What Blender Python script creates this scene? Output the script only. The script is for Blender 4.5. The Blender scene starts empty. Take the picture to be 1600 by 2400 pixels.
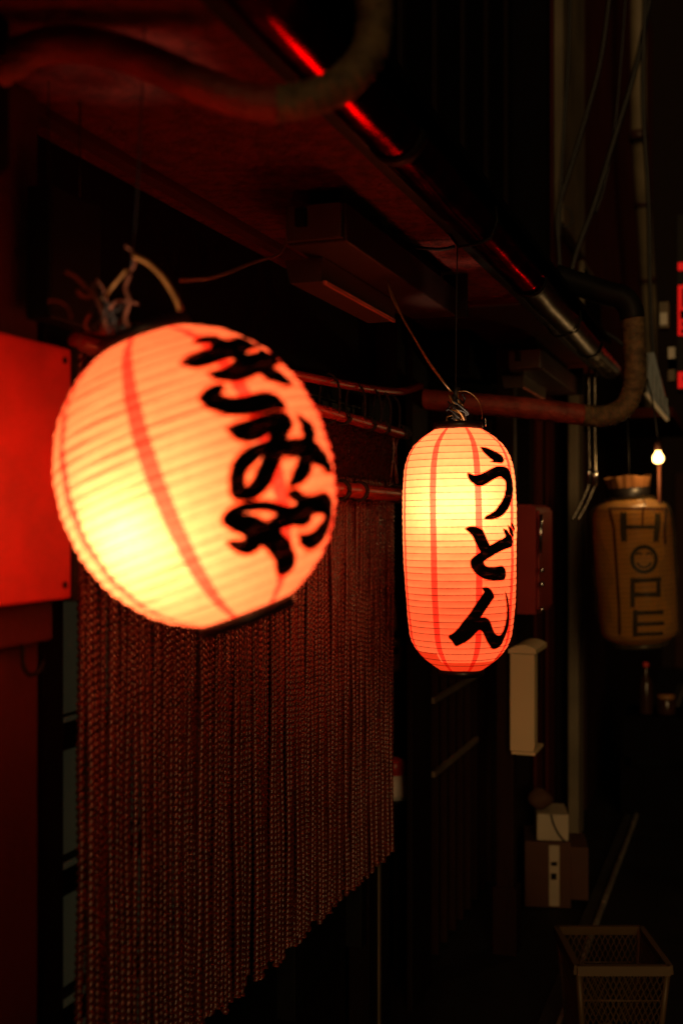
import bpy, bmesh, math, random, bisect
from mathutils import Vector, Matrix, Quaternion
from mathutils.geometry import delaunay_2d_cdt
random.seed(7)
R = math.radians
C = bpy.context.scene.collection
sc = bpy.context.scene

# ------------------------------------------------------------------ camera
YAW = 19.607
cam_d = bpy.data.cameras.new('camera')
cam = bpy.data.objects.new('camera', cam_d); C.objects.link(cam)
cam.location = (0, 0, 1.55); cam.rotation_euler = (R(90), 0, R(YAW))
cam_d.sensor_fit = 'VERTICAL'; cam_d.sensor_height = 36; cam_d.sensor_width = 24; cam_d.lens = 40.0
cam_d.shift_y = 0.005; cam_d.clip_start = 0.05; cam_d.clip_end = 500
cam_d.dof.use_dof = True; cam_d.dof.focus_distance = 2.62; cam_d.dof.aperture_fstop = 2.2
cam_d.dof.aperture_blades = 9
sc.camera = cam

# ------------------------------------------------------------------ sky and the dim amber street light
SUN_DIR = Vector((-0.30, 0.93, -0.20)).normalized()      # the way the light travels
w = bpy.data.worlds.new('World'); sc.world = w; w.use_nodes = True
nt = w.node_tree; bg = nt.nodes['Background']
sky = nt.nodes.new('ShaderNodeTexSky'); sky.sky_type = 'NISHITA'; sky.sun_disc = False
sky.sun_elevation = math.asin(-SUN_DIR.z)
sky.sun_rotation = math.atan2(-SUN_DIR.x, -SUN_DIR.y)
nt.links.new(sky.outputs[0], bg.inputs[0]); bg.inputs[1].default_value = 0.0002
sun_d = bpy.data.lights.new('sun', 'SUN'); sun = bpy.data.objects.new('sun', sun_d); C.objects.link(sun)
sun_d.energy = 0.68; sun_d.angle = R(24); sun_d.color = (1.0, 0.60, 0.24)
sun.rotation_euler = SUN_DIR.to_track_quat('-Z', 'Y').to_euler(); sun.location = (3, -3, 4)

# ------------------------------------------------------------------ picture
sc.view_settings.view_transform = 'Standard'; sc.view_settings.look = 'None'
sc.view_settings.exposure = 0.0; sc.view_settings.gamma = 1.0
sc.cycles.use_denoising = True
sc.cycles.max_bounces = 8; sc.cycles.diffuse_bounces = 4; sc.cycles.transparent_max_bounces = 16
sc.cycles.transmission_bounces = 6; sc.cycles.sample_clamp_indirect = 4.0
sc.cycles.caustics_reflective = False; sc.cycles.caustics_refractive = False

# ------------------------------------------------------------------ materials
MATS = {}
def mat(name, col, rough=0.7, metal=0.0, spec=0.4, var=0.25, scale=12.0, bump=0.0, bscale=60.0, stretch=(1,1,1), col2=None, coat=0.0):
    m = bpy.data.materials.new(name); m.use_nodes = True; MATS[name] = m
    n, l = m.node_tree.nodes, m.node_tree.links
    b = n['Principled BSDF']
    b.inputs['Roughness'].default_value = rough; b.inputs['Metallic'].default_value = metal
    b.inputs['Specular IOR Level'].default_value = spec; b.inputs['Coat Weight'].default_value = coat
    tc = n.new('ShaderNodeTexCoord'); mp = n.new('ShaderNodeMapping'); mp.inputs['Scale'].default_value = stretch
    l.new(tc.outputs['Object'], mp.inputs[0])
    nz = n.new('ShaderNodeTexNoise'); nz.inputs['Scale'].default_value = scale; nz.inputs['Detail'].default_value = 6
    l.new(mp.outputs[0], nz.inputs['Vector'])
    rp = n.new('ShaderNodeValToRGB'); l.new(nz.outputs['Fac'], rp.inputs[0])
    c2 = col2 or tuple(c*(1-var) for c in col)
    rp.color_ramp.elements[0].position = .32; rp.color_ramp.elements[1].position = .68
    rp.color_ramp.elements[0].color = (*c2, 1); rp.color_ramp.elements[1].color = (*[min(1, c*(1+var*.4)) for c in col], 1)
    l.new(rp.outputs[0], b.inputs['Base Color'])
    mr = n.new('ShaderNodeMapRange'); l.new(nz.outputs['Fac'], mr.inputs[0])
    mr.inputs[3].default_value = max(.02, rough-.12); mr.inputs[4].default_value = min(1, rough+.12)
    l.new(mr.outputs[0], b.inputs['Roughness'])
    if bump:
        n2 = n.new('ShaderNodeTexNoise'); n2.inputs['Scale'].default_value = bscale; n2.inputs['Detail'].default_value = 5
        l.new(mp.outputs[0], n2.inputs['Vector'])
        bp = n.new('ShaderNodeBump'); bp.inputs['Strength'].default_value = bump; bp.inputs['Distance'].default_value = .01
        l.new(n2.outputs['Fac'], bp.inputs['Height']); l.new(bp.outputs[0], b.inputs['Normal'])
    return m
M = MATS
def edge_tint(name, c): MATS[name].node_tree.nodes['Principled BSDF'].inputs['Specular Tint'].default_value = (*c, 1)
def lit(name, c, s):
    b = MATS[name].node_tree.nodes['Principled BSDF']; b.inputs['Emission Color'].default_value = (*c, 1); b.inputs['Emission Strength'].default_value = s
mat('asphalt', (.020,.018,.017), .6, spec=.15, bump=.7, bscale=140, scale=5)
mat('metal_edge', (.30,.27,.22), .35, scale=30, var=.6, spec=.6)  # pale non-metal colour stands in for glints along the metal edging
mat('stucco', (.19,.018,.014), .9, bump=1.0, bscale=130, scale=40, var=.5)
mat('dark_wood', (.010,.005,.0035), .65, spec=.06, scale=6, stretch=(8,8,1), bump=.3, bscale=30)
mat('brown_wood', (.022,.008,.005), .65, spec=.08, scale=6, stretch=(10,10,1), bump=.3, bscale=30)
mat('red_wall', (.075,.006,.005), .75, bump=.2, bscale=60, scale=5)
mat('maroon_wall', (.060,.012,.008), .85, spec=.05, bump=.2, bscale=40, scale=3)
mat('black_paint', (.008,.007,.006), .55, var=.3, spec=.15)
mat('black_plain', (.004,.003,.003), .9, spec=.04)
mat('pale_paint', (.15,.12,.075), .6, scale=4, var=.35)
mat('cream_plastic', (.74,.58,.34), .45, scale=3, var=.08)
mat('white_plastic', (.66,.62,.54), .45, scale=8, var=.15)
mat('sign_board', (.56,.035,.028), .5, scale=14, var=.25, bump=.1, bscale=30)
mat('frosted', (.06,.065,.045), .65, scale=40, var=.2, spec=.2)
mat('gutter_red_sheen', (.40,.016,.010), .17, metal=1, scale=14, var=.6, bump=.07, bscale=25)
mat('gutter_shade', (.008,.004,.003), .40, spec=.16, scale=14, var=.5, bump=.1, bscale=25)
mat('glint_steel', (.30,.27,.22), .24, metal=1, scale=14, var=.6, bump=.12, bscale=25)
mat('pipe_wrap', (.17,.11,.05), .65, scale=30, var=.6, bump=.7, bscale=45, stretch=(1,1,1.5))
mat('pipe_tape', (.30,.045,.026), .5, scale=22, var=.5, bump=.5, bscale=90)
mat('lamp_white', (.085,.06,.045), .35, scale=6, var=.15)
mat('edge_highlight', (.85,.30,.22), .3)
mat('lamp_grey', (.035,.010,.008), .5, scale=6, var=.3)
mat('cable', (.008,.008,.008), .5)
mat('bamboo', (.50,.05,.022), .38, scale=12, stretch=(1,.15,1), var=.45, spec=.3)
mat('rope', (.19,.036,.018), .28, scale=60, var=.4, spec=1.0)
mat('rope_dark', (.06,.010,.006), .7, scale=60, var=.5, spec=.1)
mat('collar_paper', (.22,.09,.022), .8)
mat('cord_black', (.02,.016,.015), .7)
mat('cord_red', (.16,.05,.025), .7)
mat('straw', (.27,.12,.032), .5, scale=60, var=.4)
mat('ink', (.006,.005,.005), .85, spec=.1)
mat('cap_black', (.012,.010,.010), .4, spec=.5)
mat('cabinet_red', (.26,.014,.011), .45, scale=4, var=.2)
mat('chrome', (.7,.7,.68), .15, metal=1, var=.15)
mat('cardboard', (.075,.03,.014), .8, scale=9, var=.2)
mat('foam_white', (.42,.36,.26), .7, scale=9, var=.1)
mat('basket', (.095,.058,.022), .45, scale=9, var=.12)
mat('louver', (.20,.25,.29), .4, scale=9, var=.2)
mat('ornament_red', (.55,.04,.03), .35, var=.2)
mat('ornament_white', (.75,.72,.66), .5, var=.08)
mat('bottle_glass', (.03,.012,.005), .2, spec=.35)
mat('bottle_green', (.03,.07,.04), .12, spec=.7)
mat('label_paper', (.6,.5,.35), .7)
mat('concrete', (.04,.035,.03), .85, bump=.4, bscale=80, scale=9)

def paper(name, trans, emit, e_str, diff=(.25,.08,.04), mixf=.25):
    m = bpy.data.materials.new(name); m.use_nodes = True; MATS[name] = m
    n, l = m.node_tree.nodes, m.node_tree.links; n.clear()
    out = n.new('ShaderNodeOutputMaterial')
    tc = n.new('ShaderNodeTexCoord'); nz = n.new('ShaderNodeTexNoise'); nz.inputs['Scale'].default_value = 90; nz.inputs['Detail'].default_value = 8
    l.new(tc.outputs['Object'], nz.inputs['Vector'])
    rp = n.new('ShaderNodeValToRGB'); rp.color_ramp.elements[0].position = .3; rp.color_ramp.elements[1].position = .7
    rp.color_ramp.elements[0].color = (*[c*.86 for c in trans], 1); rp.color_ramp.elements[1].color = (*trans, 1)
    l.new(nz.outputs['Fac'], rp.inputs[0])
    n2 = n.new('ShaderNodeTexNoise'); n2.inputs['Scale'].default_value = 11; n2.inputs['Detail'].default_value = 4; l.new(tc.outputs['Object'], n2.inputs['Vector'])
    r2 = n.new('ShaderNodeValToRGB'); r2.color_ramp.elements[0].position = .35; r2.color_ramp.elements[1].position = .62
    r2.color_ramp.elements[0].color = (.93,.89,.87,1); r2.color_ramp.elements[1].color = (1,1,1,1); l.new(n2.outputs['Fac'], r2.inputs[0])
    mm = n.new('ShaderNodeMix'); mm.data_type = 'RGBA'; mm.blend_type = 'MULTIPLY'; mm.inputs[0].default_value = 1
    l.new(rp.outputs[0], mm.inputs[6]); l.new(r2.outputs[0], mm.inputs[7])
    t = n.new('ShaderNodeBsdfTranslucent'); l.new(mm.outputs[2], t.inputs[0])
    d = n.new('ShaderNodeBsdfDiffuse'); d.inputs[0].default_value = (*diff, 1)
    mx = n.new('ShaderNodeMixShader'); mx.inputs[0].default_value = mixf
    l.new(t.outputs[0], mx.inputs[1]); l.new(d.outputs[0], mx.inputs[2])
    e = n.new('ShaderNodeEmission'); e.inputs[0].default_value = (*emit, 1); e.inputs[1].default_value = e_str
    ad = n.new('ShaderNodeAddShader'); l.new(mx.outputs[0], ad.inputs[0]); l.new(e.outputs[0], ad.inputs[1])
    l.new(ad.outputs[0], out.inputs[0])
    return m
paper('lantern_paper', (.60,.136,.058), (1.0,.084,.023), 0.68)
paper('hope_paper', (.95,.40,.12), (0,0,0), 0.0, diff=(.58,.31,.07), mixf=.55)
def film(name, tint, gloss=0.0, rough=.15, diffuse=0.0, dcol=(.5,.4,.3)):
    m = bpy.data.materials.new(name); m.use_nodes = True; MATS[name] = m
    n, l = m.node_tree.nodes, m.node_tree.links; n.clear()
    out = n.new('ShaderNodeOutputMaterial')
    t = n.new('ShaderNodeBsdfTransparent'); t.inputs[0].default_value = (*tint, 1)
    last = t
    if gloss:
        g = n.new('ShaderNodeBsdfGlossy'); g.inputs['Roughness'].default_value = rough
        fr = n.new('ShaderNodeFresnel'); fr.inputs[0].default_value = 1.5
        mu = n.new('ShaderNodeMath'); mu.operation = 'MULTIPLY'; mu.inputs[1].default_value = gloss; l.new(fr.outputs[0], mu.inputs[0])
        mx = n.new('ShaderNodeMixShader'); l.new(mu.outputs[0], mx.inputs[0])
        l.new(last.outputs[0], mx.inputs[1]); l.new(g.outputs[0], mx.inputs[2]); last = mx
    if diffuse:
        d = n.new('ShaderNodeBsdfDiffuse'); d.inputs[0].default_value = (*dcol, 1)
        mx = n.new('ShaderNodeMixShader'); mx.inputs[0].default_value = diffuse
        l.new(last.outputs[0], mx.inputs[1]); l.new(d.outputs[0], mx.inputs[2]); last = mx
    l.new(last.outputs[0], out.inputs[0]); return m
film('seam_paper', (.80,.24,.30)); film('hem_paper', (.62,.28,.22)); film('stroke_fringe', (.85,.46,.34)); film('hope_line', (.30,.12,.08))
film('plastic_wrap', (.92,.88,.78), gloss=.18, rough=.42, diffuse=.06, dcol=(.6,.42,.16))
film('window_glass', (.55,.58,.5), gloss=1.0, rough=.08)
def thin_ink():
    m = MATS['ink']; n, l = m.node_tree.nodes, m.node_tree.links; b = n['Principled BSDF']; out = n['Material Output']
    tc = n.new('ShaderNodeTexCoord'); mp = n.new('ShaderNodeMapping'); mp.inputs['Scale'].default_value = (30,30,140); l.new(tc.outputs['Object'], mp.inputs[0])
    nz = n.new('ShaderNodeTexNoise'); nz.inputs['Scale'].default_value = 1; nz.inputs['Detail'].default_value = 3; l.new(mp.outputs[0], nz.inputs['Vector'])
    mr = n.new('ShaderNodeMapRange'); mr.inputs[1].default_value = .56; mr.inputs[2].default_value = .8; mr.inputs[3].default_value = 0; mr.inputs[4].default_value = .03; l.new(nz.outputs['Fac'], mr.inputs[0])
    t = n.new('ShaderNodeBsdfTransparent'); mx = n.new('ShaderNodeMixShader'); l.new(mr.outputs[0], mx.inputs[0]); l.new(b.outputs[0], mx.inputs[1]); l.new(t.outputs[0], mx.inputs[2]); l.new(mx.outputs[0], out.inputs[0])
thin_ink()
def glow(name, col, s):
    m = bpy.data.materials.new(name); m.use_nodes = True; MATS[name] = m
    n, l = m.node_tree.nodes, m.node_tree.links; n.clear()
    out = n.new('ShaderNodeOutputMaterial'); e = n.new('ShaderNodeEmission'); e.inputs[0].default_value = (*col, 1); e.inputs[1].default_value = s
    l.new(e.outputs[0], out.inputs[0]); return m
glow('bulb_glow', (1,.55,.16), 8.0); glow('sign_red_glow', (1,.015,.01), .55)

edge_tint('gutter_red_sheen', (.5,.02,.012))
mat('frosted_lit', (.06,.065,.045), .65, scale=40, var=.2, spec=.2); lit('frosted_lit', (1.0,.86,.42), .0085)   # dim light inside the shop
# ------------------------------------------------------------------ helpers
class MB:
    def __init__(s): s.v = []; s.f = []; s.sm = []
    def add(s, v, f, sm=False):
        o = len(s.v); s.v += [tuple(p) for p in v]; s.f += [tuple(i+o for i in q) for q in f]; s.sm += [sm]*len(f); return s
    def box(s, a, b, bev=0.0, mt=None):
        (x0,y0,z0),(x1,y1,z1) = a, b
        if bev <= 0:
            v = [(x,y,z) for z in (z0,z1) for y in (y0,y1) for x in (x0,x1)]
            f = [(0,2,3,1),(4,5,7,6),(0,1,5,4),(2,6,7,3),(0,4,6,2),(1,3,7,5)]
        else:
            bm = bmesh.new(); bmesh.ops.create_cube(bm, size=1)
            for q in bm.verts: q.co = Vector(((x0+x1)/2+q.co.x*(x1-x0), (y0+y1)/2+q.co.y*(y1-y0), (z0+z1)/2+q.co.z*(z1-z0)))
            bmesh.ops.bevel(bm, geom=bm.edges[:], offset=bev, segments=2, affect='EDGES', profile=.6)
            bm.verts.index_update(); v = [q.co[:] for q in bm.verts]; f = [[q.index for q in p.verts] for p in bm.faces]; bm.free()
        if mt: v = [(mt @ Vector(q))[:] for q in v]
        return s.add(v, f)
    def prism(s, poly, axis, a, b):   # poly in the two other axes, extruded from a to b
        n = len(poly); mk = {0: lambda p, t: (t,p[0],p[1]), 1: lambda p, t: (p[0],t,p[1]), 2: lambda p, t: (p[0],p[1],t)}[axis]
        v = [mk(p, a) for p in poly]+[mk(p, b) for p in poly]
        f = [tuple(range(n))[::-1], tuple(range(n, 2*n))]+[(i, (i+1)%n, n+(i+1)%n, n+i) for i in range(n)]
        return s.add(v, f)
    def tube(s, pts, r, seg=10, caps=True, smooth=True, jitter=0.0):
        pts = [Vector(p) for p in pts]; n = len(pts); rs = r if isinstance(r, (list, tuple)) else [r]*n
        up = Vector((0,0,1)); t0 = (pts[1]-pts[0]).normalized()
        if abs(t0.dot(up)) > .95: up = Vector((1,0,0))
        nx = t0.cross(up).normalized(); v = []; f = []
        for i, p in enumerate(pts):
            t = (pts[min(i+1,n-1)]-pts[max(i-1,0)]).normalized()
            nx = (nx-t*nx.dot(t)).normalized(); ny = t.cross(nx)
            for k in range(seg):
                a = 2*math.pi*k/seg; rr = rs[i]*(1+random.uniform(-jitter, jitter)); v.append(p+nx*math.cos(a)*rr+ny*math.sin(a)*rr)
        for i in range(n-1):
            for k in range(seg): f.append((i*seg+k, i*seg+(k+1)%seg, (i+1)*seg+(k+1)%seg, (i+1)*seg+k))
        if caps: f += [tuple(range(seg))[::-1], tuple(range((n-1)*seg, n*seg))]
        return s.add(v, f, smooth)
    def lathe(s, prof, seg=32, cap=False, fr=None):   # prof [(r,z)]
        v = []; f = []
        for r, z in prof:
            for k in range(seg):
                a = 2*math.pi*k/seg; v.append((r*math.cos(a), r*math.sin(a), z))
        m = len(prof)
        for i in range(m-1):
            for k in range(seg): f.append((i*seg+k, i*seg+(k+1)%seg, (i+1)*seg+(k+1)%seg, (i+1)*seg+k))
        if cap: f += [tuple(range(seg))[::-1], tuple(range((m-1)*seg, m*seg))]
        if fr: v = [(fr @ Vector(q))[:] for q in v]
        return s.add(v, f, True)
    def mesh(s, name, material):
        me = bpy.data.meshes.new(name); me.from_pydata(s.v, [], s.f)
        me.polygons.foreach_set('use_smooth', s.sm); me.materials.append(M[material] if isinstance(material, str) else material); me.update(); return me
    def build(s, name, material, parent=None):
        o = bpy.data.objects.new(name, s.mesh(name, material)); C.objects.link(o)
        return attach(o, parent)
def attach(o, parent):
    if parent:
        o.parent = parent
        if parent.type == 'EMPTY' and 'local' not in parent: o.matrix_parent_inverse = Matrix.Translation(parent.location).inverted()
    return o
def tag(o, label, cat, group=None):
    o['label'] = label; o['category'] = cat
    if group: o['group'] = group
    return o
def thing(name, label, cat, group=None, loc=(0,0,0)):
    o = bpy.data.objects.new(name, None); C.objects.link(o); o.location = loc; o.empty_display_size = .05
    return tag(o, label, cat, group)
def struct(o): o['kind'] = 'structure'; return o
def spline(pts, n=10):
    P = [Vector(p) for p in pts]; P = [P[0]*2-P[1]]+P+[P[-1]*2-P[-2]]; out = []
    for i in range(1, len(P)-2):
        a, b, c, d = P[i-1:i+3]
        for k in range(n):
            t = k/n; out.append(.5*((2*b)+(c-a)*t+(2*a-5*b+4*c-d)*t*t+(3*b-a-3*c+d)*t**3))
    out.append(P[-2]); return out
def box(name, a, b, material, parent=None, bev=0.0): return MB().box(a, b, bev).build(name, material, parent)

# ================================================================== SETTING
g = MB(); nx, ny = 40, 60
vs = [(-6+12*i/nx, -4+24*j/ny, 0) for j in range(ny+1) for i in range(nx+1)]
g.add(vs, [(j*(nx+1)+i, j*(nx+1)+i+1, (j+1)*(nx+1)+i+1, (j+1)*(nx+1)+i) for j in range(ny) for i in range(nx)])
struct(g.build('alley_ground', 'asphalt'))
far = MB().add([(-300,-300,-.02),(300,-300,-.02),(300,300,-.02),(-300,300,-.02)], [(0,1,2,3)]).build('ground', 'asphalt'); struct(far)

dr = thing('drain', 'narrow metal edged drain running along the dark alley floor', 'drain', loc=(-.57,3,0))
box('channel', (-.60,1.0,.004), (-.545,11,.010), 'concrete', dr)
e = MB(); y = 1.0
while y < 11:
    L = random.uniform(.5,.9); e.box((-.545+random.uniform(-.002,.002), y, .004), (-.530, y+L-.008, .022+random.uniform(-.002,.002)), .002); y += L
e.build('metal_edging', 'metal_edge', dr)

# ================================================================== SHOP WITH THE ROPE CURTAIN
shop = thing('noodle_shop', 'dark street front of the noodle shop with stuccoed eave soffit and window', 'building', loc=(-1.1,1.5,0))
box('wall_pillar', (-1.25,-.6,0), (-.972,1.413,2.162), 'red_wall', shop, .004)
box('ledge_trim', (-.970,.2,1.372), (-.945,1.410,1.435), 'red_wall', shop, .004)
box('transom_wall', (-1.25,1.416,1.86), (-1.07,3.46,2.162), 'dark_wood', shop)
box('sill_wall', (-1.25,1.416,0), (-1.09,3.09,.32), 'dark_wood', shop)
win = MB()
rows = [.32,.765,.987,1.223,1.50,1.86]
for yy in (1.513,2.03,2.56,3.06): win.box((-1.085, yy, .325), (-1.03, yy+.055, 1.858), .003)
window = win.build('window', 'black_paint', shop)
for z in rows[1:]:
    for k, (ya, yb) in enumerate(((1.570,2.028),(2.087,2.558),(2.617,3.058))):
        box('muntin', (-1.078, ya, z-.052), (-1.042, yb, z-.004), 'black_paint', window)
        box('muntin_edge', (-1.044, ya, z-.0035), (-1.032, yb, z+.0015), 'frosted_lit' if ya < 2 else 'black_paint', window)  # near edges glow faintly, standing in for light caught on the sills
for za, zb in zip(rows[:-1], rows[1:]):
    for ya, yb in ((1.568,2.031),(2.085,2.561),(2.614,3.061)):
        box('pane', (-1.084, ya, za-.003), (-1.078, yb, zb-.05), 'frosted_lit' if ya < 2 else 'black_paint', window)
post = box('door_post', (-1.085,3.105,0), (-1.022,3.300,1.90), 'dark_wood', shop, .003)
box('edge_strip', (-1.0215,3.185,0), (-1.016,3.200,1.60), 'pale_paint', post)
box('door_jamb', (-1.004,3.425,0), (-.985,3.655,2.158), 'dark_wood', shop, .003)
box('lintel', (-1.068,3.305,1.93), (-1.0,3.42,2.158), 'dark_wood', shop)
# eave
sf = MB(); ns, nn = 60, 8
sf.box((-1.26,-.6,2.165), (-.602,3.168,2.20)); sf.build('soffit', 'stucco', shop)
box('soffit_far', (-1.26,3.205,2.172), (-.602,5.0,2.20), 'maroon_wall', shop)
box('cross_beam', (-1.06,3.170,2.150), (-.604,3.203,2.199), 'red_wall', shop, .003)
box('batten', (-1.012,-.6,2.146), (-.985,3.165,2.164), 'red_wall', shop, .002)
box('fascia', (-.600,-.6,2.150), (-.578,5.0,2.290), 'black_paint', shop, .003)
MB().prism([(-.55,2.292),(-.55,2.312),(-1.0,2.56),(-1.0,2.53)], 1, -.6, 5.0).build('eave_roof', 'black_plain', shop)
box('upper_wall', (-1.3,-.6,2.57), (-1.0,5.1,6.0), 'black_plain', shop)
for k in range(14): box('cladding_batten', (-.998, -.3+k*.40, 2.60), (-.980, -.26+k*.40, 6.0), 'dark_wood', shop, .002)
box('interior_wall', (-2.0,1.4,0), (-1.9,4.4,2.4), 'black_plain', shop)
# gutter
GX, GZ, GR = -.538, 2.172, .043
def half_pipe(y0, y1, r, th, z):
    m = MB(); n = 18; prof = []
    for i in range(n+1):
        a = math.pi+math.pi*i/n; prof.append((GX+r*math.cos(a), z+r*math.sin(a)))
    for i in range(n, -1, -1):
        a = math.pi+math.pi*i/n; prof.append((GX+(r-th)*math.cos(a), z+(r-th)*math.sin(a)))
    k = len(prof); ys = [y0+(y1-y0)*j/max(1, int((y1-y0)/.05)) for j in range(max(1, int((y1-y0)/.05))+1)]
    v = []; f = []
    for yy in ys:
        dz = .0015*math.sin(yy*7+1)+.001*math.sin(yy*23); dx = .0012*math.sin(yy*11)
        v += [(x+dx, yy, zz+dz) for x, zz in prof]
    for j in range(len(ys)-1):
        for i in range(k): f.append((j*k+i, j*k+(i+1)%k, (j+1)*k+(i+1)%k, (j+1)*k+i))
    f += [tuple(range(k))[::-1], tuple(range((len(ys)-1)*k, len(ys)*k))]
    return m.add(v, f, True)
gut = half_pipe(-.6, 2.955, GR, .003, GZ).build('gutter', 'gutter_red_sheen', shop)  # red in the metal colours the lantern highlight along this length
half_pipe(2.96, 4.155, GR, .003, GZ).build('gutter_length', 'gutter_shade', gut)  # same gutter, blackened where no highlight reaches
half_pipe(4.16, 4.85, GR, .003, GZ).build('gutter_end', 'glint_steel', gut)  # same gutter, pale metal for the white highlight at its end
for yy in (.3, 1.76, 2.95, 4.15): half_pipe(yy, yy+.03, GR+.005, .0045, GZ).build('gutter_collar', 'black_paint', gut)
for yy in (.9, 2.35, 3.62): MB().tube([(-.60,yy,2.16),(-.575,yy,2.122),(-.538,yy,2.124),(-.505,yy,2.135),(-.492,yy,2.17),(-.495,yy,2.2)], .0035, 6).build('gutter_bracket', 'black_paint', gut)
bz = MB().tube(spline([(-.61,2.46,2.150),(-.64,2.45,2.144),(-.70,2.44,2.15),(-.72,2.43,2.146)],5), .004, 6); bz.build('bracket_wire', 'cable', gut)

# second house of the row: lattice door and post
lh = thing('lattice_house', 'dark wooden house front with lattice door beside the noodle shop', 'building', loc=(-1.0,4.2,0))
lat = box('lattice_door', (-1.12,3.66,.02), (-1.09,4.75,2.0), 'black_plain', lh)
for k, yy in enumerate((3.662,3.78,3.90,4.02,4.14,4.26,4.38,4.50,4.62)): box('lattice_bar', (-1.02, yy, .05), (-.996, yy+.022, 1.95), 'brown_wood', lat, .002)
for z in (.35,.69,.94,1.30,1.65): box('cross_rail', (-1.045, 3.66, z), (-1.0225, 4.75, z+.035), 'brown_wood', lat, .002)
box('rail_cap', (-1.0, 3.69, .925), (-.985, 4.34, .945), 'pale_paint', lat, .002)
box('rail_cap', (-1.0, 3.70, .675), (-.985, 4.36, .695), 'pale_paint', lat, .002)
box('porch_post', (-.838,3.985,0), (-.776,4.045,2.15), 'brown_wood', lh, .004)
box('skirting', (-.85,3.98,.0), (-.765,4.06,.24), 'brown_wood', lh, .003)
box('side_wall', (-1.2,4.76,0), (-.86,5.48,2.16), 'dark_wood', lh)
box('wall_board', (-.858,4.85,.1), (-.845,5.0,2.1), 'maroon_wall', lh); box('wall_board', (-.858,5.15,.1), (-.845,5.32,2.1), 'maroon_wall', lh)
box('header', (-1.0,3.66,2.02), (-.86,5.48,2.155), 'black_plain', lh)

# third house: pale corner post, maroon upper wall with pilaster
th = thing('tall_house', 'tall maroon walled house with pale corner post down the alley', 'building', loc=(-.9,7,0))
box('corner_post', (-.815,5.55,0), (-.765,5.72,2.45), 'pale_paint', th, .004)
box('lower_wall', (-1.4,5.725,0), (-.82,12,2.5), 'dark_wood', th)
box('near_wall', (-1.6,5.50,2.5), (-.912,5.62,6.5), 'black_plain', th)
box('upper_wall', (-1.4,5.70,2.62), (-.912,12,6.5), 'maroon_wall', th)
box('pilaster', (-.910,5.72,3.02), (-.865,6.52,6.5), 'pale_paint', th, .004)
fr = box('wall_panel', (-.910,6.60,2.66), (-.880,7.42,3.02), 'pale_paint', th, .003)
box('panel_recess', (-.8795,6.62,2.67), (-.874,7.36,2.985), 'black_plain', fr)
box('notice_frame', (-.763,5.56,1.02), (-.755,5.70,1.60), 'pale_paint', th, .002)
box('door_leaf', (-.818,6.1,0), (-.80,6.95,2.0), 'brown_wood', th, .003)
box('awning', (-.82,5.9,2.05), (-.35,7.4,2.10), 'maroon_wall', th, .003)
# end of the alley
eh = thing('end_house', 'dark house front closing the far end of the alley', 'building', loc=(0,12.2,0))
box('wall', (-4,12.2,0), (4,12.6,7), 'dark_wood', eh); box('door', (-.7,12.17,0), (.1,12.198,2.0), 'brown_wood', eh, .003)
# unseen house added across the alley to shade the near part of the shop
oh = thing('shade_house', 'unseen dark house added across the alley to shade the noodle shop', 'building', loc=(1.1,-3,0))
box('wall', (1.05,-9,0), (1.6,-4.1,5.5), 'maroon_wall', oh); box('door', (1.02,-6.6,0), (1.048,-5.7,2.0), 'brown_wood', oh, .003)
ow = box('window', (1.02,-5.4,.9), (1.048,-4.65,1.9), 'black_paint', oh, .003)
for yy in (-5.36,-5.0): box('pane', (1.014,yy,.95), (1.018,yy+.32,1.85), 'frosted', ow)

# ================================================================== SIGN BOARD, HOOK, DARK SIGNS
sb = thing('sign_board', 'blank board glowing red beside the round lantern on the shop pillar', 'sign', loc=(-.9,1.2,1.435))
box('panel', (-.94,.60,1.435), (-.902,1.392,1.788), 'sign_board', sb, .004)
for yy, zz in ((1.375,1.77),(1.375,1.455),(1.0,1.77),(1.0,1.455)): MB().lathe([(.005,-.001),(.005,.002),(.003,.0032),(.0005,.0034)], 12, fr=Matrix.Translation((-.902,yy,zz)) @ Matrix.Rotation(R(90), 4, 'Y')).build('screw', 'black_paint', sb)
box('side_frame', (-.942,1.3925,1.43), (-.90,1.408,1.793), 'black_paint', sb, .002)
hk = MB().tube(spline([(-.972,1.35,1.395),(-.955,1.35,1.375),(-.95,1.346,1.345),(-.945,1.352,1.330),(-.94,1.366,1.331),(-.938,1.376,1.345)],6), .0035, 8).build('wall_hook', 'black_paint')
tag(hk, 'small black metal hook screwed into the red lit pillar', 'hook')
ds = thing('hanging_sign', 'black upright sign box hanging under the eave behind the round lantern', 'sign', loc=(-.91,1.4,1.83))
box('box', (-.945,1.345,1.825), (-.905,1.475,2.012), 'black_paint', ds, .004); [MB().tube([(-.925,yy,2.01),(-.925,yy,2.165)], .0012, 6).build('hanger', 'cable', ds) for yy in (1.37,1.45)]
vb = thing('eave_bracket', 'slanted black bracket under the eave near the shop pillar', 'bracket', loc=(-.86,1.1,1.95))
MB().prism([(.95,2.163),(.95,1.90),(1.13,1.93),(1.19,1.985),(1.19,2.163)], 0, -.90, -.86).build('plate', 'black_paint', vb)

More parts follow.
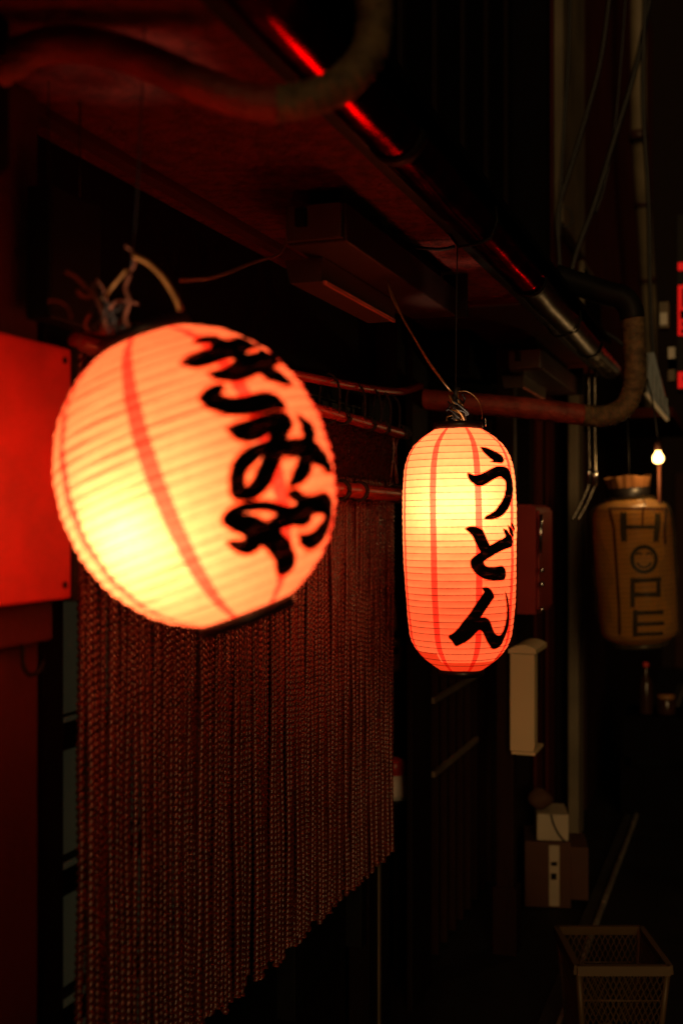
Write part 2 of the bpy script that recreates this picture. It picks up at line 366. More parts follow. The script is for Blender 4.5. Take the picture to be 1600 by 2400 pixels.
# ================================================================== ROPE CURTAIN
nor = thing('rope_curtain', 'brown rope curtain hanging from bamboo rods across the shop entrance', 'curtain', loc=(-1.0,2.4,.55))
def rope_mesh(k):
    m = MB(); seg = 10; L = 1.26; dz = .0022; n = int(L/dz); P = .026; v = []; f = []
    ph0 = random.uniform(0, 6.28); wob = random.uniform(0, 6.28)
    for i in range(n+1):
        z = -i*dz; r0 = .0068*(1+.05*math.sin(i*.021+wob)); tw = 2*math.pi*z/P+ph0+.35*math.sin(i*.017+wob)
        ox = .0022*math.sin(i*.013+wob)+.001*math.sin(i*.031+3*wob); oy = .0018*math.sin(i*.011+2*wob)+.0008*math.sin(i*.037+wob)
        fray = 1.0 if i < n-8 else 1.0+.04*(i-n+8)
        for q in range(seg):
            a = 2*math.pi*q/seg; b = abs(math.cos(a-tw)); r = r0*(.42+.66*b)*fray
            v.append((ox+r*math.cos(a), oy+r*math.sin(a), z))
    for i in range(n):
        for q in range(seg): f.append((i*seg+q, i*seg+(q+1)%seg, (i+1)*seg+(q+1)%seg, (i+1)*seg+q))
    f += [tuple(range(seg)), tuple(range(n*seg, (n+1)*seg))[::-1]]
    return m.add(v, f, True).mesh('rope', 'rope')
RM = [rope_mesh(k) for k in range(11)]
y = 1.573; i = 0
gaps = {9: .006, 24: .004, 33: .006, 47: .005, 62: .004, 70: .007, 88: .005, 101: .004}
while y < 3.258:
    o = bpy.data.objects.new('rope', RM[(i*7+i//11) % 11]); C.objects.link(o); attach(o, nor)
    o.location = (-1.0+random.uniform(-.005,.004), y, 1.812)
    o.rotation_euler = (random.uniform(-.0028,.0028), random.uniform(-.005,.005), random.uniform(0,6.28))
    sc_ = random.uniform(.84,1.16); o.scale = (sc_, sc_, 1+random.uniform(-.016,.010)); y += .0134+random.uniform(-.0022,.0022)+gaps.get(i, 0)+(.004 if random.random() < .06 else 0); i += 1
hb = MB(); nyy, nz = 200, 26; vs = []
for j in range(nz+1):
    for k in range(nyy+1):
        vs.append((-.9865+random.uniform(-.0035,.0035), 1.565+1.70*k/nyy, 1.655+.15*j/nz))
hb.add(vs, [(j*(nyy+1)+k, j*(nyy+1)+k+1, (j+1)*(nyy+1)+k+1, (j+1)*(nyy+1)+k) for j in range(nz) for k in range(nyy)]); hb.build('woven_header', 'rope_dark', nor)
def bamboo(pts, r, nodes, name):
    P = spline(pts, 8); rs = []
    for p in P:
        b = min(abs(p.y-n) for n in nodes); rs.append(r*(1+.16*math.exp(-(b/.008)**2)))
    return MB().tube(P, rs, 14).build(name, 'bamboo', nor)
def dense(a, b, n=60): return [Vector(a).lerp(Vector(b), i/n) for i in range(n+1)]
def straight(a, b, r, nodes, name):
    P = dense(a, b, 160); rs = [r*(1+.14*math.exp(-(min(abs(p.y-n) for n in nodes)/.007)**2)) for p in P]
    rs[0] *= .6; rs[-1] *= .55; rs[-2] *= .85
    return MB().tube(P, rs, 16).build(name, 'bamboo', nor)
rod3 = straight((-.952,1.52,1.628), (-.950,3.222,1.614), .0195, (1.7,2.05,2.4,2.79,2.98,3.155), 'bamboo_rod')
rod2 = straight((-.972,1.50,1.822), (-.968,3.285,1.798), .0145, (1.8,2.2,2.62,2.86,3.05,3.2), 'bamboo_rod')
rod1 = bamboo([(-.985,1.55,1.85),(-.985,2.1,1.868),(-.98,2.5,1.881),(-.98,2.8,1.894),(-.98,3.07,1.909),(-.98,3.30,1.930),(-.98,3.50,1.968)], .0115, (1.9,2.35,2.7,3.0,3.3), 'bamboo_rod')
for yy in (2.66,2.86,3.0,3.09,3.18):
    P = [(-.98+.028*math.cos(a*math.pi/8), yy+.004*math.sin(a), 1.845+.062*math.sin(a*math.pi/8)) for a in range(17)]
    MB().tube(P, .0035, 6).build('hanging_cord', 'cord_black', nor)
for yy in (2.72,2.93,3.06,3.23,3.27):
    for q in range(3):
        P = [(-.97+.0185*math.cos(a*math.pi/6), yy+.007*q+.001*a, 1.804+.0185*math.sin(a*math.pi/6)) for a in range(13)]
        MB().tube(P, .0035, 5).build('lashing', 'cord_black', rod2)
for yy in (2.66,2.80,3.14):
    for q in range(2 if yy < 3 else 3):
        P = [(-.951+.024*math.cos(a*math.pi/6), yy+.008*q, 1.617+.024*math.sin(a*math.pi/6)) for a in range(13)]
        MB().tube(P, .0045, 5).build('lashing', 'cord_black', rod3)
for yy in (3.20,3.22,3.24,3.255):
    P = spline([(-.985+random.uniform(-.005,.008), yy+random.uniform(-.006,.006), 1.80-.05*k+random.uniform(-.01,.01)) for k in range(4)], 4)
    MB().tube(P, .0025, 5).build('loose_strand', 'rope', nor)

# ================================================================== LAMPS UNDER THE EAVE
def eave_lamp(dx, dy, label):
    t = thing('eave_lamp', label, 'lamp', 'unlit strip lamps under the eave', loc=(-.80+dx, 2.3+dy, 2.165))
    def tr(a): return (a[0]+dx, a[1]+dy, a[2])
    base = box('base', tr((-.800,1.95,2.052)), tr((-.685,2.78,2.122)), 'lamp_grey', t, .004)
    c = box('mount', tr((-.775,2.0,2.1225)), tr((-.715,2.74,2.163)), 'black_paint', t, .003)
    c = MB().prism([(-.848+dx,2.050),(-.768+dx,2.050),(-.772+dx,2.004),(-.836+dx,2.004)], 1, 2.05+dy, 2.53+dy).build('cover', 'lamp_white', t)
    box('end_plate', tr((-.797,1.935,2.056)), tr((-.69,1.948,2.120)), 'lamp_white', t, .002)
    box('clip', tr((-.775,1.920,2.080)), tr((-.755,1.934,2.112)), 'black_paint', t, .002)
    box('edge_strip', tr((-.7715,2.06,2.000)), tr((-.7655,2.52,2.0075)), 'edge_highlight', t)  # bright strip stands in for the highlight along the cover's edge
    box('tail_bracket', tr((-.72,2.785,2.05)), tr((-.66,2.80,2.160)), 'black_paint', t, .002)
    return t
eave_lamp(0, 0, 'unlit grey strip lamp on the soffit over the bamboo rods')
eave_lamp(.03, 1.92, 'unlit strip lamp on the soffit over the big insulated pipe')

# ================================================================== INSULATED PIPES
p1 = thing('insulated_pipe', 'thick wavy insulated pipe crossing under the soffit and up round the gutter', 'pipe', loc=(-.6,1.27,2.08))
P = spline([(-1.0,1.13,2.01),(-.93,1.15,2.055),(-.865,1.178,2.103),(-.825,1.192,2.126),(-.78,1.208,2.132),(-.714,1.232,2.118),(-.638,1.259,2.084),(-.583,1.279,2.063),(-.542,1.293,2.058)], 10)
MB().tube(P, [.0225*(1+.02*math.sin(i*1.7)) for i in range(len(P))], 20, jitter=.012).build('smooth_sleeve', 'pipe_tape', p1)
P = spline([(-.545,1.2925,2.058),(-.502,1.307,2.066),(-.462,1.320,2.088),(-.438,1.329,2.124),(-.432,1.332,2.162),(-.434,1.331,2.21),(-.45,1.33,2.30),(-.47,1.33,2.45)], 14)
MB().tube(P, [.0225*(1+.05*math.sin(i*1.5)) for i in range(len(P))], 20, jitter=.05).build('wrapped_bend', 'pipe_wrap', p1)
p2 = thing('insulated_pipe', 'big insulated pipe bending up past the gutter behind the long lantern', 'pipe', loc=(-.6,3.7,1.9))
P = spline([(-1.02,3.56,1.935),(-.873,3.617,1.922),(-.753,3.659,1.912),(-.62,3.707,1.898),(-.50,3.75,1.882)], 12)
MB().tube(P, [.035*(1+.02*math.sin(i*1.3)) for i in range(len(P))], 20, jitter=.012).build('smooth_sleeve', 'pipe_tape', p2)
P = spline([(-.505,3.749,1.8825),(-.455,3.768,1.878),(-.405,3.783,1.888),(-.365,3.797,1.925),(-.345,3.804,2.0),(-.346,3.804,2.10),(-.352,3.802,2.20)], 16)
MB().tube(P, [.035*(1+.045*math.sin(i*1.6)) for i in range(len(P))], 22, jitter=.035).build('wrapped_bend', 'pipe_wrap', p2)
P = spline([(-.352,3.802,2.195),(-.358,3.80,2.23),(-.385,3.80,2.265),(-.44,3.80,2.285),(-.6,3.80,2.35)], 8)
MB().tube(P, .040, 18).build('dark_cowl', 'black_paint', p2)

# ================================================================== LANTERNS
# lettering outlines on the lantern skins: (angle in degrees round the axis, height in mm from the middle)
L1 = [
 ( [(31.2,136.9),(36.5,140.4),(41.2,140.4),(47.3,137.1),(48.6,132.4),(51.0,127.9),(57.0,129.9),(62.8,130.5),(66.8,126.9),(68.3,119.5),(65.8,116.0),(61.8,116.3),(55.7,114.5),(52.6,111.5),(51.8,106.8),(55.1,103.6),(59.7,103.8),(67.6,109.1),(71.2,104.1),(74.1,98.0),(72.4,92.5),(65.6,89.9),(60.8,84.7),(61.4,79.6),(64.2,71.9),(66.1,59.2),(60.3,61.0),(55.7,66.1),(52.0,72.8),(50.9,76.4),(49.4,81.1),(46.4,80.1),(42.0,77.9),(37.2,77.2),(34.1,77.9),(30.5,82.9),(28.0,88.0),(26.5,93.6),(30.0,92.4),(34.3,92.2),(39.2,95.2),(42.1,98.5),(43.4,102.8),(42.5,106.7),(40.3,108.0),(35.8,107.5),(31.4,106.4),(26.8,106.0),(23.0,107.1),(21.3,110.6),(17.6,115.3),(21.9,118.1),(27.2,120.6),(32.4,121.9),(35.5,121.5),(37.8,124.7),(38.8,129.7),(37.7,133.8),(35.0,135.9)] , [] ),
 ( [(28.9,75.3),(26.4,75.2),(23.3,74.3),(20.7,71.7),(18.8,67.3),(18.8,62.5),(20.2,55.6),(22.8,48.8),(26.3,42.1),(30.3,37.7),(34.7,34.8),(39.8,33.9),(45.4,33.7),(50.7,32.3),(51.5,36.8),(50.6,43.7),(47.8,49.4),(44.9,52.8),(41.5,53.0),(37.1,52.7),(33.2,53.7),(29.6,55.8),(27.0,59.8),(25.7,65.1),(26.1,69.7),(27.8,72.5)] , [] ),
 ( [(23.4,25.3),(26.6,25.6),(31.3,25.5),(36.3,26.2),(41.8,27.1),(47.5,26.3),(50.4,22.1),(51.4,16.1),(51.0,11.5),(48.5,6.8),(46.1,1.6),(44.3,-4.5),(45.0,-6.9),(48.9,-9.3),(52.9,-10.8),(55.3,-7.9),(56.6,0.2),(57.1,9.5),(57.1,18.9),(60.0,14.6),(62.5,7.6),(64.7,-0.4),(62.3,-9.9),(62.1,-17.7),(65.2,-23.9),(68.7,-34.0),(70.8,-40.4),(71.8,-44.0),(73.2,-54.3),(67.7,-51.3),(61.8,-42.9),(57.1,-36.2),(55.1,-38.5),(53.3,-46.2),(50.6,-51.1),(46.3,-54.9),(40.3,-56.6),(42.6,-50.4),(45.7,-42.9),(47.8,-35.7),(50.0,-27.3),(48.7,-24.9),(44.0,-21.6),(40.6,-19.7),(39.0,-23.4),(37.4,-28.7),(34.9,-35.2),(32.8,-43.0),(30.1,-48.1),(26.8,-52.5),(23.4,-54.2),(20.4,-52.9),(18.5,-49.5),(17.3,-48.3),(16.7,-43.0),(17.4,-34.2),(18.7,-24.8),(20.3,-16.9),(22.6,-10.6),(25.9,-6.0),(29.6,-3.8),(33.3,-3.6),(36.9,-2.6),(38.7,2.6),(38.9,7.0),(37.5,8.6),(34.2,6.6),(31.2,5.9),(28.2,7.8),(26.0,11.7),(24.5,17.6)] , [[(32.5,-13.4),(29.9,-14.5),(26.6,-18.5),(23.7,-23.3),(21.8,-31.2),(21.2,-38.9),(21.8,-43.7),(23.4,-43.1),(25.8,-39.0),(28.4,-31.9),(30.7,-24.3),(32.7,-16.3)]] ),
 ( [(10.4,-68.4),(11.3,-64.0),(13.7,-61.1),(17.4,-59.5),(21.6,-60.3),(26.1,-63.4),(30.8,-68.4),(34.8,-74.7),(37.9,-79.5),(41.4,-80.9),(43.9,-79.0),(43.8,-74.9),(41.5,-69.8),(39.0,-63.9),(41.0,-63.2),(43.5,-64.4),(46.8,-70.7),(50.1,-75.1),(54.6,-77.0),(59.0,-76.9),(63.3,-78.1),(67.9,-82.6),(70.4,-87.9),(72.0,-99.2),(73.6,-111.4),(72.1,-120.4),(66.8,-127.4),(60.7,-129.6),(53.8,-128.3),(48.6,-122.5),(45.4,-116.1),(44.5,-112.2),(48.7,-116.0),(53.9,-116.1),(59.3,-113.2),(63.3,-106.4),(63.7,-98.8),(59.9,-93.5),(55.2,-91.3),(52.7,-93.1),(51.8,-97.6),(49.3,-100.7),(45.5,-100.5),(40.8,-96.6),(36.6,-95.8),(33.3,-96.4),(32.5,-99.3),(34.3,-106.6),(37.5,-116.7),(40.2,-127.1),(43.4,-137.4),(43.5,-143.9),(39.1,-146.4),(35.3,-145.4),(32.3,-142.8),(31.2,-134.4),(29.5,-125.2),(27.2,-116.6),(24.7,-108.5),(23.0,-105.6),(20.5,-108.2),(17.6,-109.5),(15.0,-108.3),(12.4,-103.8),(10.2,-97.5),(9.0,-92.1),(11.0,-94.0),(13.6,-97.0),(15.8,-96.8),(17.3,-94.0),(16.9,-90.4),(15.0,-85.0),(12.5,-77.9),(10.7,-71.9)] , [[(17.3,-65.7),(19.5,-64.7),(22.6,-66.0),(26.4,-69.3),(30.3,-74.2),(33.1,-79.5),(32.4,-84.0),(29.4,-86.7),(27.1,-87.4),(24.8,-82.9),(22.3,-77.2),(19.9,-72.8),(17.4,-70.0)]] ),
]
L2 = [
 ( [(20.2,221.1),(25.8,219.7),(32.3,215.2),(38.3,210.6),(44.4,205.5),(47.7,200.3),(47.8,194.9),(44.1,189.3),(38.2,188.8),(28.4,189.8),(32.9,192.1),(29.4,198.4),(25.7,204.8),(22.8,211.1),(21.3,216.6)] , [] ),
 ( [(3.3,165.1),(6.2,161.9),(9.6,159.2),(13.2,160.2),(18.5,163.3),(24.1,168.6),(30.2,174.5),(35.5,178.3),(41.2,179.0),(48.4,177.2),(52.9,173.7),(56.5,165.3),(59.1,153.7),(59.9,141.9),(59.3,129.0),(57.4,117.2),(54.8,106.5),(50.5,93.7),(43.6,81.1),(36.4,72.7),(30.1,68.7),(23.3,67.3),(18.8,67.5),(20.2,71.6),(25.1,76.2),(30.3,82.4),(34.1,89.6),(38.2,99.1),(41.9,107.5),(44.8,119.2),(47.0,131.9),(47.6,143.6),(46.0,151.0),(42.3,156.2),(38.8,159.1),(34.6,157.1),(29.5,152.3),(24.6,147.0),(19.6,141.3),(15.9,139.2),(12.3,139.5),(9.4,143.5),(6.0,148.8),(4.2,156.2),(3.5,161.4)] , [] ),
 ( [(-0.1,46.9),(2.7,49.1),(7.0,50.3),(12.0,47.2),(15.9,41.6),(17.8,33.4),(19.8,23.8),(22.9,10.8),(25.4,10.0),(33.0,17.8),(41.7,24.1),(44.1,29.5),(42.7,37.8),(40.8,44.7),(45.7,41.1),(49.5,33.4),(53.8,26.3),(56.5,16.5),(54.5,7.6),(47.8,4.6),(39.8,1.0),(31.4,-5.3),(25.3,-11.8),(19.7,-18.2),(16.6,-23.5),(17.0,-28.9),(19.0,-34.5),(23.2,-37.5),(29.9,-38.6),(35.5,-36.3),(39.5,-37.4),(42.9,-44.5),(44.0,-54.2),(42.2,-63.0),(35.8,-64.4),(27.7,-63.4),(19.8,-61.0),(14.3,-55.3),(9.1,-46.2),(6.0,-36.5),(4.8,-28.4),(5.4,-20.3),(8.3,-13.6),(13.1,-6.4),(14.4,-3.0),(11.9,7.9),(9.4,20.2),(6.3,33.8),(2.0,43.4)] , [] ),
 ( [(48.3,52.0),(53.8,45.6),(58.0,37.2),(58.8,30.2),(56.5,27.5),(52.5,33.9),(50.0,43.0)] , [] ),
 ( [(54.5,58.0),(58.0,53.8),(62.2,45.3),(61.3,38.4),(58.0,45.5),(55.1,52.5)] , [] ),
 ( [(16.0,-80.5),(19.8,-80.1),(24.1,-84.5),(27.1,-92.3),(28.6,-99.9),(25.8,-108.6),(21.6,-120.5),(17.4,-132.4),(14.0,-143.1),(15.4,-145.2),(19.6,-145.6),(24.2,-152.2),(26.9,-163.5),(29.8,-174.9),(33.7,-183.7),(38.6,-187.2),(42.5,-185.1),(46.3,-176.0),(48.7,-161.1),(49.9,-143.3),(49.8,-126.6),(47.9,-111.2),(44.5,-90.7),(48.9,-105.8),(52.2,-125.6),(53.5,-143.8),(54.1,-163.4),(51.5,-178.3),(47.7,-192.9),(45.0,-206.5),(40.9,-212.3),(33.8,-213.3),(28.9,-206.9),(23.1,-193.5),(19.7,-180.7),(16.6,-172.1),(13.6,-169.1),(10.9,-171.7),(6.1,-182.4),(0.7,-191.8),(-5.5,-198.7),(-10.8,-203.7),(-12.8,-200.2),(-15.3,-191.8),(-18.3,-184.3),(-13.4,-178.0),(-7.9,-166.9),(-2.6,-151.9),(3.3,-137.0),(9.2,-118.2),(13.7,-104.8),(17.7,-92.9),(18.4,-86.8)] , [] ),
]
L3 = [
  [(-30.0,249.1),(-25.2,248.4),(-20.6,247.7),(-22.6,135.1),(-26.5,135.7),(-30.6,136.3)] ,
  [(22.5,234.6),(27.5,233.8),(32.8,232.9),(24.1,126.0),(19.7,126.9),(15.5,127.8)] ,
  [(-21.3,197.9),(-11.7,196.2),(-2.1,194.4),(7.8,192.5),(18.4,190.4),(17.4,176.8),(7.0,178.9),(-2.7,180.8),(-12.1,182.6),(-21.5,184.2)] ,
  [(20.7,50.5),(19.5,35.2),(16.7,21.3),(12.9,9.8),(8.2,1.2),(3.1,-3.7),(-2.1,-4.7),(-7.1,-1.7),(-11.6,5.1),(-15.3,15.3),(-18.1,28.2),(-19.6,42.9),(-19.9,58.5),(-14.5,57.7),(-14.3,46.4),(-13.2,35.8),(-11.2,26.5),(-8.5,19.1),(-5.3,14.2),(-1.7,12.1),(2.1,12.8),(5.7,16.3),(9.0,22.5),(11.7,30.9),(13.5,40.9),(14.4,52.0)] ,
  [(-19.9,58.5),(-18.9,73.9),(-16.6,88.1),(-13.2,99.9),(-9.0,108.7),(-4.1,113.8),(1.0,114.8),(6.2,111.7),(11.1,104.7),(15.3,94.3),(18.5,81.1),(20.4,66.2),(20.7,50.5),(14.4,52.0),(14.1,63.2),(12.8,73.9),(10.7,83.4),(7.7,90.9),(4.3,95.9),(0.6,98.1),(-3.1,97.4),(-6.6,93.7),(-9.7,87.4),(-12.1,78.9),(-13.8,68.7),(-14.5,57.7)] ,
  [(-11.8,74.6),(-10.5,81.5),(-8.3,85.3),(-5.7,84.8),(-3.6,80.2),(-2.7,72.8),(-5.0,72.0),(-5.5,75.7),(-6.5,78.0),(-7.8,78.2),(-8.9,76.4),(-9.6,72.9)] ,
  [(2.1,71.9),(3.4,78.8),(5.8,82.5),(8.6,81.9),(10.8,77.2),(11.9,69.8),(9.3,69.1),(8.8,72.8),(7.7,75.2),(6.3,75.4),(5.1,73.6),(4.4,70.2)] ,
  [(10.4,37.2),(8.2,29.0),(5.3,22.8),(2.0,19.2),(-1.5,18.4),(-4.8,20.5),(-7.8,25.4),(-10.1,32.6),(-11.7,41.6),(-9.1,44.9),(-7.9,38.0),(-6.1,32.5),(-3.8,28.8),(-1.3,27.2),(1.4,27.8),(3.9,30.6),(6.0,35.3),(7.7,41.5)] ,
  [(-21.3,-21.2),(-18.4,-21.6),(-15.5,-22.0),(-18.3,-135.0),(-21.3,-134.7),(-24.2,-134.4)] ,
  [(-15.5,-22.0),(-6.4,-22.1),(2.8,-22.5),(12.5,-23.3),(23.2,-24.4),(22.7,-41.0),(12.1,-39.8),(2.4,-39.1),(-6.9,-38.7),(-15.9,-38.6)] ,
  [(15.8,-39.3),(19.2,-40.1),(22.7,-41.0),(21.1,-102.0),(17.6,-101.1),(14.2,-100.2)] ,
  [(-16.9,-77.5),(-9.3,-78.7),(-1.6,-80.1),(6.2,-81.7),(14.6,-83.6),(14.2,-101.0),(5.9,-99.1),(-2.1,-97.4),(-9.7,-96.1),(-17.3,-95.0)] ,
  [(-20.7,-151.5),(-17.8,-151.9),(-14.8,-152.3),(-17.8,-255.9),(-21.1,-255.7),(-24.3,-255.4)] ,
  [(-14.9,-154.1),(-5.9,-154.6),(3.3,-155.4),(13.1,-156.7),(23.9,-158.5),(23.5,-175.2),(12.7,-173.3),(2.9,-172.0),(-6.3,-171.2),(-15.3,-170.8)] ,
  [(-16.1,-200.8),(-6.9,-200.9),(2.5,-201.5),(12.5,-202.6),(23.5,-204.4),(23.7,-219.5),(12.4,-217.7),(2.4,-216.5),(-7.2,-215.9),(-16.5,-215.8)] ,
  [(-17.3,-242.2),(-8.2,-242.6),(1.1,-243.5),(10.9,-244.8),(21.8,-246.9),(23.3,-261.5),(11.7,-259.3),(1.4,-257.9),(-8.3,-257.1),(-17.8,-256.7)] ,
]
L3B = [
  [(-56.5,277.5),(-39.2,275.2),(-25.1,272.7),(-12.4,270.3),(-0.3,267.8),(11.7,265.3),(24.7,262.6),(40.9,259.9),(74.5,256.5),(59.8,246.4),(36.8,249.5),(22.2,252.3),(9.8,254.9),(-1.6,257.5),(-12.8,260.0),(-24.3,262.4),(-36.6,264.8),(-51.2,267.1)] ,
  [(-52.1,267.2),(-43.7,203.1),(-43.0,128.5),(-43.3,35.0),(-43.3,-58.5),(-43.9,-152.4),(-47.6,-243.7),(-42.2,-243.4),(-39.1,-152.4),(-38.6,-58.7),(-38.6,34.7),(-38.3,128.0),(-38.8,202.5),(-45.2,266.5)] ,
  [(47.1,248.4),(36.9,188.9),(35.0,114.5),(40.6,113.4),(42.9,188.0),(56.9,247.4)] ,
  [(16.8,299.6),(4.1,267.9),(7.5,267.3),(23.2,299.0)] ,
  [(3.1,259.3),(1.3,232.7),(-0.2,195.9),(2.3,195.4),(3.9,232.2),(6.1,258.9)] ,
]


def lerp_prof(prof, s):
    if s <= prof[0][0]: return prof[0][1]
    for (a, ra), (b, rb) in zip(prof[:-1], prof[1:]):
        if s <= b: return ra+(rb-ra)*(s-a)/(b-a)
    return prof[-1][1]
class Skin:
    """surface of revolution: angle phi (deg, 0 towards the alley mouth, + to the right), height h"""
    def __init__(s, prof, Rm, H, ribs, bulge):
        s.prof = [(a, b*Rm) for a, b in prof]; s.Rm = Rm; s.H = H; s.ribs = ribs; s.bulge = bulge
        s.rib_t = [0.0]+[(k+random.uniform(-.09,.09))/ribs for k in range(1, ribs)]+[1.0]
    def smooth_r(s, t):
        d = min(.07, .012+.22*max(0, min(t, 1-t)-.06)); return sum(lerp_prof(s.prof, t+d*q/4)*(5-abs(q)) for q in range(-4, 5))/25
    def r(s, h, phi=0.0):
        t = min(1.0, max(0.0, .5-h/s.H)); i = min(s.ribs-1, max(0, bisect.bisect_right(s.rib_t, t)-1))
        k = (t-s.rib_t[i])/(s.rib_t[i+1]-s.rib_t[i]); a = R(phi)
        dent = s.Rm*(.0042*math.sin(3*a+26*h)+.0034*math.sin(2*a-17*h+1)+.0022*math.sin(7*a+41*h+2))
        pleat = s.bulge*(1+.35*math.sin(5*a+i*1.7))*abs(math.sin(math.pi*k))**.8
        return s.smooth_r(t)+dent+pleat
    def pt(s, phi, h, off=0.0):
        a = R(phi); r = s.r(h, phi)+off; return (r*math.sin(a), -r*math.cos(a), h)
    def patch(s, f0, f1, t0, t1, nphi, per_rib, off):
        nt = max(2, int(round((t1-t0)*s.ribs*per_rib))); v = []; f = []
        for j in range(nt+1):
            h = (.5-(t0+(t1-t0)*j/nt))*s.H
            for i in range(nphi+1): v.append(s.pt(f0+(f1-f0)*i/nphi, h, off))
        for j in range(nt):
            for i in range(nphi): f.append((j*(nphi+1)+i, (j+1)*(nphi+1)+i, (j+1)*(nphi+1)+i+1, j*(nphi+1)+i+1))
        return MB().add(v, f, True)
def winding(p, poly):
    x, y = p; c = False; n = len(poly)
    for i in range(n):
        (x0, y0), (x1, y1) = poly[i], poly[(i+1) % n]
        if (y0 > y) != (y1 > y) and x < (x1-x0)*(y-y0)/(y1-y0)+x0: c = not c
    return c
def refine(poly):
    # Catmull-Rom through the outline, so brush strokes stay round
    n = len(poly); out = []
    for i in range(n):
        a, b, c, d = (Vector(poly[(i+k) % n]) for k in (-1, 0, 1, 2)); e1 = (b-a); e2 = (c-b); e3 = (d-c)
        out.append(b[:])
        if (c-b).length > 1.5 and e1.normalized().dot(e2.normalized()) > -.2 and e2.normalized().dot(e3.normalized()) > -.2:
            for t in (.33, .67): out.append((.5*((2*b)+(c-a)*t+(2*a-5*b+4*c-d)*t*t+(3*b-a-3*c+d)*t**3))[:])
    return out
def grow(poly, d):
    n = len(poly); A = sum(poly[i][0]*poly[(i+1)%n][1]-poly[(i+1)%n][0]*poly[i][1] for i in range(n)); sg = 1 if A > 0 else -1; out = []
    for i in range(n):
        a, b, c = Vector(poly[i-1]), Vector(poly[i]), Vector(poly[(i+1)%n])
        n1 = Vector(((b-a).y, -(b-a).x)).normalized(); n2 = Vector(((c-b).y, -(c-b).x)).normalized(); nn = (n1+n2)
        nn = nn.normalized() if nn.length > .2 else n1
        out.append((b+nn*d*sg)[:])
    return out
def letter(skin, outer, holes, off, step, grow_by=0.0, hole_shrink=True):
    k = skin.Rm*1000*math.pi/180                      # deg -> mm at the widest ring
    O = refine([(a*k, b) for a, b in outer]); Hs = [refine([(a*k, b) for a, b in h]) for h in holes]
    if grow_by: O = grow(O, grow_by); Hs = [grow(h, -grow_by) for h in Hs]
    pts = []; edges = []
    for ring in [O]+Hs:
        b0 = len(pts); pts += [Vector(p) for p in ring]; edges += [(b0+i, b0+(i+1) % len(ring)) for i in range(len(ring))]
    xs = [p[0] for p in O]; ys = [p[1] for p in O]; y = min(ys)
    while y < max(ys):
        x = min(xs)
        while x < max(xs):
            if winding((x, y), O) and not any(winding((x, y), h) for h in Hs): pts.append(Vector((x, y)))
            x += step
        y += step*.5
    vv, _, ff, *_ = delaunay_2d_cdt(pts, edges, [], 0, 1e-5)
    v = [skin.pt(p.x/k, p.y/1000, off) for p in vv]; f = []
    for t in ff:
        c = sum((vv[i] for i in t), Vector((0, 0)))/len(t)
        if winding(c, O) and not any(winding(c, h) for h in Hs): f.append(tuple(t))
    return MB().add(v, f, True)
def lantern(name, label, group, loc, tilt, skin, seam0, seam_w, letters, bulb, watts, light_col, step, cap_r, halo, bold, hem=None):
    root = thing(name, label, 'lantern', group, loc=loc); root['local'] = 1
    ez = Quaternion((0, 0, 1), R(YAW)); root.rotation_mode = 'QUATERNION'
    root.rotation_quaternion = ez @ Quaternion((0, 1, 0), -R(tilt))
    H = skin.H
    shell = skin.patch(-180, 180, 0, 1, 96, 5, 0).build('paper_shell', 'lantern_paper', root)
    for k in range(8):
        a = seam0+45*k; skin.patch(a-seam_w/2, a+seam_w/2, .003, .997, 3, 5, .0008).build('seam', 'seam_paper', shell)
    if hem:
        for t0, t1, f0, f1 in hem: skin.patch(f0, f1, t0, t1, max(6, int((f1-f0)/4)), 5, .0014).build('hem', 'hem_paper', shell)
    for k in range(1, skin.ribs):
        h = (.5-skin.rib_t[k])*H; P = [skin.pt(q*5.625, h, .0006) for q in range(65)]
        MB().tube(P, .0006, 5, caps=False).build('rib', 'rib_wire', shell)
    for outer, holes in letters:
        letter(skin, outer, holes, .0028, step, bold).build('lettering', 'ink', shell)
        letter(skin, outer, holes, .0020, step, halo).build('ink_halo', 'stroke_fringe', shell)  # red tint for the drawn outline and the glow fringing the strokes
    for sgn, nm in ((1, 'top_cap'), (-1, 'bottom_cap')):
        z = sgn*H/2; cr = skin.r(z)+.002 if not cap_r else cap_r
        MB().lathe([(cr-.012, z-sgn*.004), (cr, z-sgn*.003), (cr+.0015, z+sgn*.006), (cr, z+sgn*.014), (cr-.012, z+sgn*.015)]+([(.004, z+sgn*.012)] if sgn < 0 else [(cr-.014, z-sgn*.002)]), 48).build(nm, 'cap_black', root)
    ld = bpy.data.lights.new('lantern_bulb', 'POINT'); ld.energy = watts; ld.color = light_col; ld.shadow_soft_size = .022
    lo = bpy.data.objects.new('bulb_light', ld); C.objects.link(lo); lo.parent = root; lo.location = bulb
    return root, shell
mat('rib_wire', (.16,.03,.015), .7)
BC = (1.0, .74, .46)
n1 = []
for i in range(25):
    h = abs(2*i/24-1)*.946; n1.append((i/24, (1-h**2.05)**(1/2.05)))
skin1 = Skin(n1, .1685, .354, 26, .0026)
lan1, sh1 = lantern('round_lantern', 'tilted round paper lantern with four brushed black characters beside the red board', None,
    (-.642, 1.268, 1.600), 20.3, skin1, -8.5, 6.6, L1, (-.056, -.089, -.040), 6.3, BC, 7.0, None, 6.0, 3.2)
skin2 = Skin([(a, b/349.5) for a, b in [(0,137.5),(.03,210),(.07,275),(.112,311),(.166,335),(.27,346),(.40,349.5),(.54,346),(.675,338),(.777,327),(.866,310),(.907,282),(.947,235),(.98,175),(1,128)]], .1265, .539, 37, .0009)
